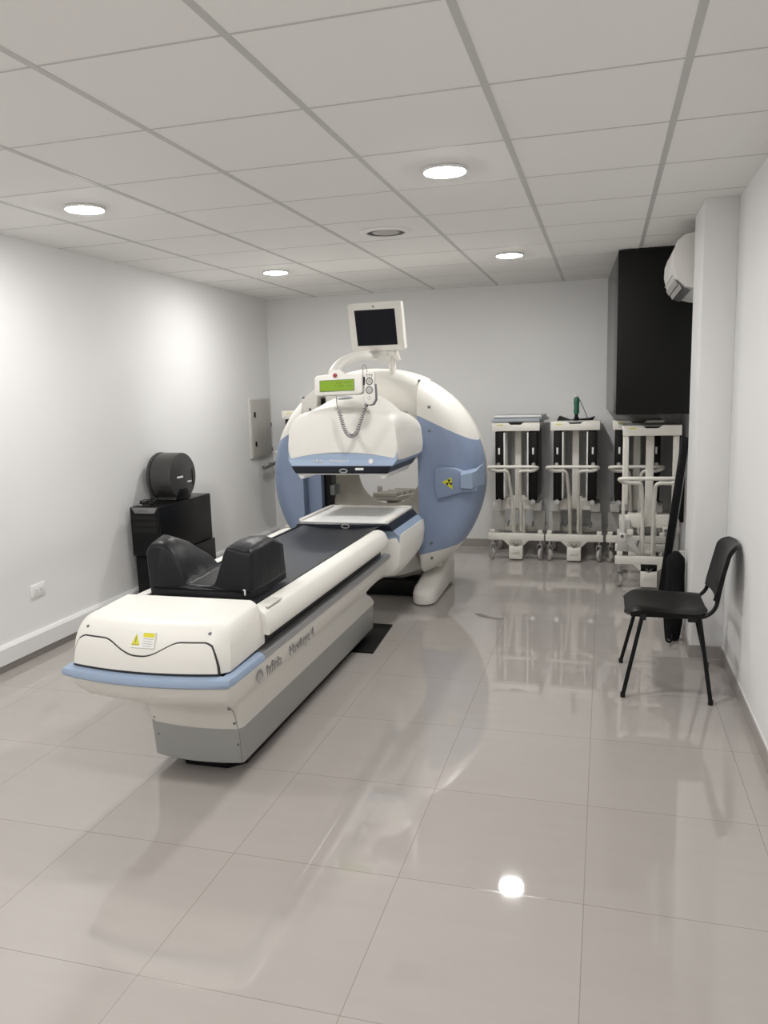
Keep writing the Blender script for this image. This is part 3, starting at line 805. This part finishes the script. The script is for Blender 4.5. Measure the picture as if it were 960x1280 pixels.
MB().box(.050, .105, -.1185, -.112, .128, .140, .001).xf(Mdz).build('white_label', M['white'], D)
MB().box(.120, .126, -.1185, -.112, .10, .23, .001).xf(Mdz).build('viewing_slot', M['black'], D)
W = thing('black_cable', 'coil of thin black cable lying on the front edge of the computer tower', 'cable', (-3.31, 5.08, .803))
pts = []
for k in range(70):
    a = 2*PI*k/22; r = .05+.018*math.sin(k*.31)
    pts.append((-3.315+r*math.cos(a)*1.0, 5.085+r*math.sin(a)*.75, .8075+.0095*(k/22)+.008*(1+math.sin(a*1.0+.6))*(k/70)))
pts += [(-3.24, 5.07, .815), (-3.215, 5.09, .808)]
MB().tube(pts, .0035, 6).build('cable_loop', M['rubber'], W)
MB().cyl((-3.318, 5.028, .812), (-3.300, 5.022, .814), .008, 10).build('cable_plug', M['chrome'], W)

# ------------------------------------------------------------------ collimator carts
def make_cart(label, loaded=True):
    C = thing('collimator_cart', label, 'equipment cart', (0, 0, 0), 0, 'white collimator carts')
    b = lambda mb, n, m, p=C: mb.build(n, M[m], p, world=False)
    # front bar with trapezoid apron, foot block
    fb = MB().prism([(-.257, .19), (-.257, .252), (.257, .252), (.257, .19), (.12, .19), (.06, .135), (-.06, .135), (-.12, .19)], 'y', 0, .05, .004)
    b(fb, 'front_bar', 'cart')
    bb = MB().prism([(-.25, .19), (-.25, .252), (.25, .252), (.25, .19)], 'y', .50, .55, .004)
    b(bb, 'rear_bar', 'cart')
    b(MB().box(-.065, .065, .0, .54, .13, .20, .004), 'spine', 'cart')
    b(MB().box(-.062, .062, -.02, .10, .015, .135, .005).box(-.04, .04, -.028, -.02, .075, .125, .002), 'foot_block', 'cart')
    b(MB().prism([(-.028, .165), (-.01, .158), (0, .140), (.01, .158), (.028, .165), (.012, .150), (.008, .136), (-.008, .136), (-.012, .150)], 'y', -.02, -.002), 'lock_lever', 'greyd')
    # masts
    for s in (-1, 1):
        b(MB().box(s*.045-.018, s*.045+.018, .22, .26, .2, .58, .004), 'mast', 'cart')
    b(MB().box(-.03, .03, .20, .27, .46, 1.21, .006), 'column', 'cart')
    b(MB().box(-.16, -.055, .16, .30, .46, .56, .004).box(.055, .16, .16, .30, .46, .56, .004).box(-.19, .19, .26, .302, .50, .545, .004), 'cross_bracket', 'cart')
    for s in (-1, 1):
        b(MB().box(s*.185-.04, s*.185+.04, .10, .40, .455, .53, .004), 'hinge_block', 'panelbox')
    # push handle: flat loop with two legs that meet the base
    hp = fillet([(-.05, .12, .56), (-.07, -.03, .845), (-.20, -.06, .845), (-.245, -.13, .885), (-.20, -.16, .893), (.17, -.16, .893), (.215, -.13, .885), (.17, -.06, .845), (.035, -.03, .845), (.03, .12, .56)], .045, 5)
    hp = [(-.045, .18, .25)] + hp + [(.03, .18, .25)]
    b(MB().tube(fillet(hp, .03, 3), .0145, 10), 'push_handle', 'cart')
    # top plate with notch
    tp = MB().prism([(-.215, 1.205), (-.215, 1.285), (-.075, 1.285), (-.045, 1.262), (.045, 1.262), (.075, 1.285), (.215, 1.285), (.215, 1.205)], 'y', 0, .03, .003)
    tp.box(-.215, .215, .03, .55, 1.24, 1.278, .003)
    b(tp, 'top_plate', 'cart')
    b(MB().box(-.06, .06, .006, .05, 1.2605, 1.2755, .002), 'notch_insert', 'black')
    b(MB().box(-.17, -.115, -.0015, .001, 1.258, 1.266), 'yellow_sticker', 'yellow')
    # casters
    for x, y, a in ((-.222, .03, .5), (.222, .03, -.3), (-.21, .50, .3), (.21, .50, .4)):
        Mx = Matrix.Translation((x, y, 0)) @ Matrix.Rotation(a, 4, 'Z')
        cs = MB().box(-.022, -.017, -.02, .03, .05, .15, .002).box(.017, .022, -.02, .03, .05, .15, .002).box(-.022, .022, -.02, .022, .145, .155, .002)
        cs.cyl((0, 0, .15), (0, 0, .195), .012, 10)
        f_ = b(cs.xf(Mx), 'caster', 'chrome')
        b(MB().lathe([(0, -.014), (.05, -.014), (.058, -.009), (.058, .009), (.05, .014), (0, .014)], (0, .02, .058), 'x', 24).xf(Mx), 'wheel', 'wheel', f_)
        b(MB().box(x-.022, x+.022, y-.02, y+.02, .252, .285, .004), 'bar_cap', 'cart')
    if loaded:
        for s in (-1, 1):
            x0, x1 = sorted((s*.115, s*.19))
            sl = b(MB().box(x0, x1, .02, .54, .565, 1.20, .004), 'collimator', 'slab')
            xi = s*.113
            b(MB().box(min(xi, xi-s*.012), max(xi, xi-s*.012), .015, .53, .58, 1.19, .002), 'collimator_face', 'white', sl)
            b(MB().box(s*.155-.008, s*.155+.008, .015, .0205, .99, 1.05, .001), 'small_label', 'white', sl)
            b(MB().cyl((s*.155, .0, .555), (s*.155, .04, .555), .022, 14), 'locking_knob', 'chrome', sl)
            b(MB().cyl((s*.16, 0, .90), (s*.16, .03, .90), .016, 12), 'locking_knob', 'chrome', sl)
    else:
        for x, y, z0 in ((-.20, .03, .42), (-.165, .50, .60), (.18, .06, .52)):
            w = .012 if x < 0 else .022
            b(MB().box(x-w, x+w, y-.012, y+.012, z0, 1.21, .003), 'corner_post', 'cart')
        for q in ((-.228, -.178, .01, .07, .375, .435), (-.17, -.12, .08, .14, .41, .455), (.10, .15, .03, .10, .44, .485), (.13, .25, .25, .32, .40, .46)):
            b(MB().box(*q, .006), 'latch_block', 'cart')
        b(MB().cyl((-.205, .0, .415), (-.205, .03, .415), .014, 12), 'locking_knob', 'greyd')
        b(MB().cyl((.12, .0, .465), (.12, .03, .465), .014, 12), 'locking_knob', 'greyd')
        b(MB().prism([(-.20, .37), (-.16, .44), (-.145, .44), (-.06, .26), (-.09, .26)], 'y', .10, .13, .004), 'brace_plate', 'panelbox')
        sl = b(MB().box(.215, .265, .20, .54, .50, .93, .004), 'collimator', 'slab')
    # low side plates
    for s in (-1, 1):
        b(MB().box(s*.19-.05, s*.19+.05, .30, .31, .24, .42, .002), 'rear_plate', 'panelbox')
    b(MB().tube([(-.09, .14, .30), (-.075, .12, .36)], .009, 8), 'release_pin', 'greyd')
    b(MB().tube([(.14, .14, .30), (.15, .12, .35)], .009, 8), 'release_pin', 'greyd')
    return C
c1 = make_cart('white collimator cart nearest the round scanner, grey tray lying on top')
c1.location = (-.780, 7.20, 0)
c2 = dup(c1, (-.253, 7.20, 0), 0, 'white collimator cart with green handled pump on top, second from the scanner')
c3 = dup(c1, (.285, 7.20, 0), 0, 'white collimator cart at the back under the black hanging box, behind another cart')
c5 = dup(c1, (-2.85, 7.18, 0), 0, 'white collimator cart mostly hidden behind the left side of the scanner')
for o in list(COL.objects):     # this cart is raised: its upper parts sit higher
    if o.parent is c5 and o.name.split('.')[0] in ('column', 'top_plate', 'notch_insert', 'yellow_sticker', 'collimator', 'push_handle', 'cross_bracket', 'hinge_block'): o.location.z += .15
c4 = make_cart('white empty collimator cart in front of another under the black hanging box', False)
c4.location = (.352, 6.32, 0)

tr = thing('flat_tray', 'flat grey tray with raised rim lying on the cart nearest the scanner', 'tray', (-.78, 7.45, 1.287))
MB().prism([(-1.0, 7.19), (-.565, 7.19), (-.52, 7.72), (-.97, 7.72)], 'z', 1.288, 1.315, .004).build('tray_body', M['tray'], tr)
MB().prism([(-.985, 7.24), (-.55, 7.24), (-.53, 7.60), (-.965, 7.60)], 'z', 1.315, 1.345, .004).build('raised_panel', M['tray'], tr)
MB().prism([(-.98, 7.232), (-.555, 7.232), (-.555, 7.24), (-.98, 7.24)], 'z', 1.330, 1.346, .001).build('light_edge', M['white'], tr)

gp = thing('hand_pump', 'green handled tool on a black spread base on top of the second cart', 'tool', (-.25, 7.3, 1.288))
g_ = MB().lathe([(0, 0), (.022, 0), (.022, .03), (.016, .035), (.016, .06), (.012, .07)], (-.245, 7.26, 1.288), 'z', 16)
g_.build('black_foot', M['black'], gp)
MB().lathe([(0, .06), (.021, .06), (.025, .08), (.022, .12), (.025, .17), (.023, .20), (.012, .215), (0, .215)], (-.245, 7.26, 1.288), 'z', 16).build('green_grip', M['green'], gp)
MB().tube([(-.25, 7.26, 1.50), (-.262, 7.26, 1.525)], .010, 8).build('tip', M['white'], gp)
bs = MB().prism([(-.42, 1.289), (-.10, 1.289), (-.08, 1.325), (-.13, 1.31), (-.30, 1.298), (-.395, 1.335)], 'y', 7.28, 7.36, .003)
bs.build('black_base', M['black'], gp)
MB().tube(fillet([(-.235, 7.26, 1.495), (-.21, 7.28, 1.46), (-.15, 7.34, 1.31)], .03, 4), .004, 6).build('thin_rod', M['greyd'], gp)

# rear support seen through the bore
rs = thing('rear_support', 'grey slotted rear table support standing behind the scanner bore', 'table support', (-1.90, 7.0, 0))
bp2 = MB().prism([(-2.06, 6.84), (-1.81, 6.84), (-1.71, 7.06), (-1.73, 7.22), (-1.95, 7.22)], 'z', .60, .64, .006)
bp2.build('slotted_tray', M['beige'], rs)
for k in range(4):
    f = k/3
    MB().box(lerp(-2.05, -1.93, f), lerp(-1.82, -1.73, f), lerp(6.85, 7.18, f)-.012, lerp(6.85, 7.18, f)+.022, .636, .675, .003).build('cross_bar', M['beige'], rs)
for k in range(3):
    f = (k+.5)/3
    MB().box(lerp(-2.02, -1.92, f), lerp(-1.84, -1.75, f), lerp(6.85, 7.18, f)-.036, lerp(6.85, 7.18, f)+.042, .6405, .646).build('dark_slot', M['black'], rs)
MB().box(-1.96, -1.84, 6.98, 7.10, .03, .60, .01).build('column', M['beige'], rs)
MB().box(-2.10, -1.70, 6.85, 7.25, 0, .035, .008).build('base', M['beige'], rs)
MB().box(-2.07, -2.03, 7.05, 7.09, .63, .71, .006).build('side_knob', M['beige'], rs)

# ------------------------------------------------------------------ leaning board, plastic, bag
bd = thing('leaning_board', 'long narrow black board leaning upright in the alcove behind the chair', 'board', (.42, 6.0, 0))
Mb = Matrix.Translation((.428, 6.03, .002)) @ Matrix.Rotation(math.radians(6.6), 4, 'Y') @ Matrix.Rotation(math.radians(-1.0), 4, 'X')
MB().box(-.028, .028, -.012, .012, 0, 1.215, .004).xf(Mb).build('board_panel', M['black'], bd)
MB().box(.028, .034, -.013, .013, 0.004, 1.205, .001).xf(Mb).build('edge_band', M['greyd'], bd)

fl = MB(); vs = []; fs = []
NU, NV = 12, 16
for side in (0, 1):
    for i in range(NU+1):
        for j in range(NV+1):
            u, v = i/NU, j/NV
            w = .075*(1-.35*v)*(1+.2*math.sin(7*v))
            x = .535+(u-.5)*2*w+.012*math.sin(9*v+u*4)+.03*v
            th = .045*math.sin(PI*u)*(.5+.5*math.sin(PI*min(1, v+.12)))+.004
            y = 5.86+(-1 if side == 0 else 1)*(th+.012*math.sin(13*u+9*v)*math.sin(PI*u))
            vs.append((x, y, .004+.40*v))
n1 = (NU+1)*(NV+1)
for i in range(NU):
    for j in range(NV):
        a = i*(NV+1)+j; fs += [(a, a+NV+1, a+NV+2, a+1), (n1+a, n1+a+1, n1+a+NV+2, n1+a+NV+1)]
for i in range(NU):
    a = i*(NV+1); fs.append((a, a+NV+1, n1+a+NV+1, n1+a)); a += NV; fs.append((a, n1+a, n1+a+NV+1, a+NV+1))
for j in range(NV):
    fs.append((j, j+1, n1+j+1, n1+j)); a = NU*(NV+1)+j; fs.append((a, n1+a, n1+a+1, a+1))
tag(fl.raw(vs, fs, True).build('plastic_bag', M['film']), 'crumpled clear plastic bag standing in the alcove beside the leaning board', 'plastic bag')

bg = thing('rolled_bag', 'black cloth roll with a strap leaning against the pier behind the chair', 'bag', (.44, 5.05, 0))
rings = []
for k in range(15):
    t_ = k/14; z = .008+.555*t_
    r = .060*(1+.10*math.sin(6*t_)) * (1 if t_ < .88 else math.sqrt(max(.02, 1-((t_-.88)/.125)**2)))
    r *= .62+.38*min(1, t_/.45)
    rings.append([(.436+.006*t_+r*math.cos(2*PI*q/18)*(1+.06*math.sin(3*q)), 5.05+.02*t_+r*math.sin(2*PI*q/18)*1.1, z) for q in range(18)])
MB().loft(rings).build('roll_body', M['cloth'], bg)
MB().tube(fillet([(.41, 4.99, .34), (.37, 4.93, .20), (.385, 4.90, .03), (.42, 4.96, .010), (.425, 5.0, .05)], .05, 5), .007, 8).build('strap', M['cloth'], bg)

# ------------------------------------------------------------------ visitor chair
ch = thing('stacking_chair', 'black stacking chair with tubular legs facing left beside the right wall', 'chair', (.32, 4.30, 0))
# seat shell: u along depth (front at x=.10 to back x=.50), v across y
def shell(fn, th, NU=18, NV=16):
    vs = []; fs = []
    for side in (0, 1):
        for i in range(NU+1):
            for j in range(NV+1):
                u, v = i/NU, -1+2*j/NV
                p = Vector(fn(u, v))
                e = 1e-3
                du = Vector(fn(u+e, v))-Vector(fn(u-e, v)); dv = Vector(fn(u, v+e))-Vector(fn(u, v-e))
                nn = du.cross(dv); nn.normalize()
                vs.append(p+nn*(th/2 if side else -th/2))
    n1 = (NU+1)*(NV+1); W_ = NV+1
    for i in range(NU):
        for j in range(NV):
            a = i*W_+j; fs += [(a, a+W_, a+W_+1, a+1), (n1+a, n1+a+1, n1+a+W_+1, n1+a+W_)]
    for i in range(NU):
        a = i*W_; fs.append((a, n1+a, n1+a+W_, a+W_)); a += NV; fs.append((a, a+W_, n1+a+W_, n1+a))
    for j in range(NV):
        fs.append((j, j+1, n1+j+1, n1+j)); a = NU*W_+j; fs.append((a, n1+a, n1+a+1, a+1))
    return MB().raw(vs, fs, True)
YC = 4.29
def seat(u, v):
    # rounded rectangle in plan by squeezing the width near the ends
    w = .225*(1-.30*max(0, (.16-u)/.16)**2.2-.22*max(0, (u-.86)/.14)**2.2)
    x = .122+.392*u
    z = .452 - .030*max(0, (.22-u)/.22)**2 + .006*math.cos(u*PI) - .012*(1-v*v)*math.sin(PI*u) + .010*max(0, (u-.8)/.2)**2
    z -= .022*max(0, abs(v)-.8)/.2*.5
    return (x, YC+w*v, z)
shell(seat, .022).build('seat', M['black'], ch, sharp=50)
def backr(u, v):
    # u up, v across: curved back of the chair, the top edge rolled backwards
    w = .190*(1-.34*max(0, (u-.74)/.26)**2.4-.10*max(0, (.15-u)/.15)**2)
    x = .548+.068*u+.022*(1-v*v)
    z = .510+.285*u-.012*max(0, (u-.8)/.2)**2
    if u > .78: x += .034*((u-.78)/.22)**2
    return (x, YC-.01+w*v, z)
shell(backr, .020).build('backrest', M['black'], ch, sharp=50)
for s in (-1, 1):
    y = YC+s*.195
    MB().tube(fillet([(.145, y, .425), (.500, y, .425), (.552, y, .47), (.572, y-s*.012, .58), (.588, y-s*.016, .66)], .05, 5), .0105, 10).build('side_frame', M['black'], ch)
    top_y = YC+s*.20; 
    MB().tube([(.205, top_y-s*.01, .43), (.112, YC+s*.262, .012)], [.0105, .0105], 10).build('leg', M['black'], ch)
    rx = .533 if s < 0 else .578
    MB().tube([(.478, top_y-s*.01, .43), (rx, YC+s*.28, .012)], [.0105, .0105], 10).build('leg', M['black'], ch)
    for x, yy in ((.112, YC+s*.262), (rx, YC+s*.28)):
        MB().cyl((x, yy, 0), (x, yy, .025), .0125, 10).build('foot_cap', M['rubber'], ch)
for x in (.19, .48):
    MB().tube([(x, YC-.195, .422), (x, YC+.195, .422)], .009, 8).build('cross_tube', M['black'], ch)
MB().box(.42, .46, YC-.225, YC-.20, .405, .435, .004).build('seat_clip', M['rubber'], ch)
MB().box(.19, .22, YC-.225, YC-.20, .405, .435, .004).build('seat_clip', M['rubber'], ch)

# floor stain strip
tag(MB().prism([(-.88, 5.40), (-.84, 5.33), (-.72, 5.27), (-.66, 5.28), (-.66, 5.31), (-.74, 5.32), (-.82, 5.39)], 'z', 0, .0012).build('floor_mark', M['markbrown']), 'short brown mark on the floor tiles between the scanner foot and the chair', 'floor mark')

# ------------------------------------------------------------------ world, camera, view
w = bpy.data.worlds.new('World'); SC.world = w; w.use_nodes = True
w.node_tree.nodes['Background'].inputs[0].default_value = (.8, .82, .85, 1)
w.node_tree.nodes['Background'].inputs[1].default_value = .02
cam = bpy.data.cameras.new('Camera'); co = bpy.data.objects.new('Camera', cam); COL.objects.link(co)
r = Vector((0.962543709610119, 0.26970103097674275, -0.027766184110765983))
u = Vector((-0.015157150599863424, 0.1557777107429491, 0.9876758403552144))
f = Vector((-0.27070254501146446, 0.9502603110336494, -0.15403075471654323))
mw = Matrix(((r.x, u.x, -f.x, 0), (r.y, u.y, -f.y, 0), (r.z, u.z, -f.z, 1.6047), (0, 0, 0, 1)))
co.matrix_world = mw
cam.sensor_fit = 'VERTICAL'; cam.sensor_height = 24; cam.lens = 24*974.25/1280
cam.clip_start = .05; cam.clip_end = 60
SC.camera = co
vs_ = SC.view_settings
vs_.view_transform = 'Standard'; vs_.look = 'None'; vs_.gamma = 1; vs_.use_curve_mapping = False; vs_.exposure = 0.06
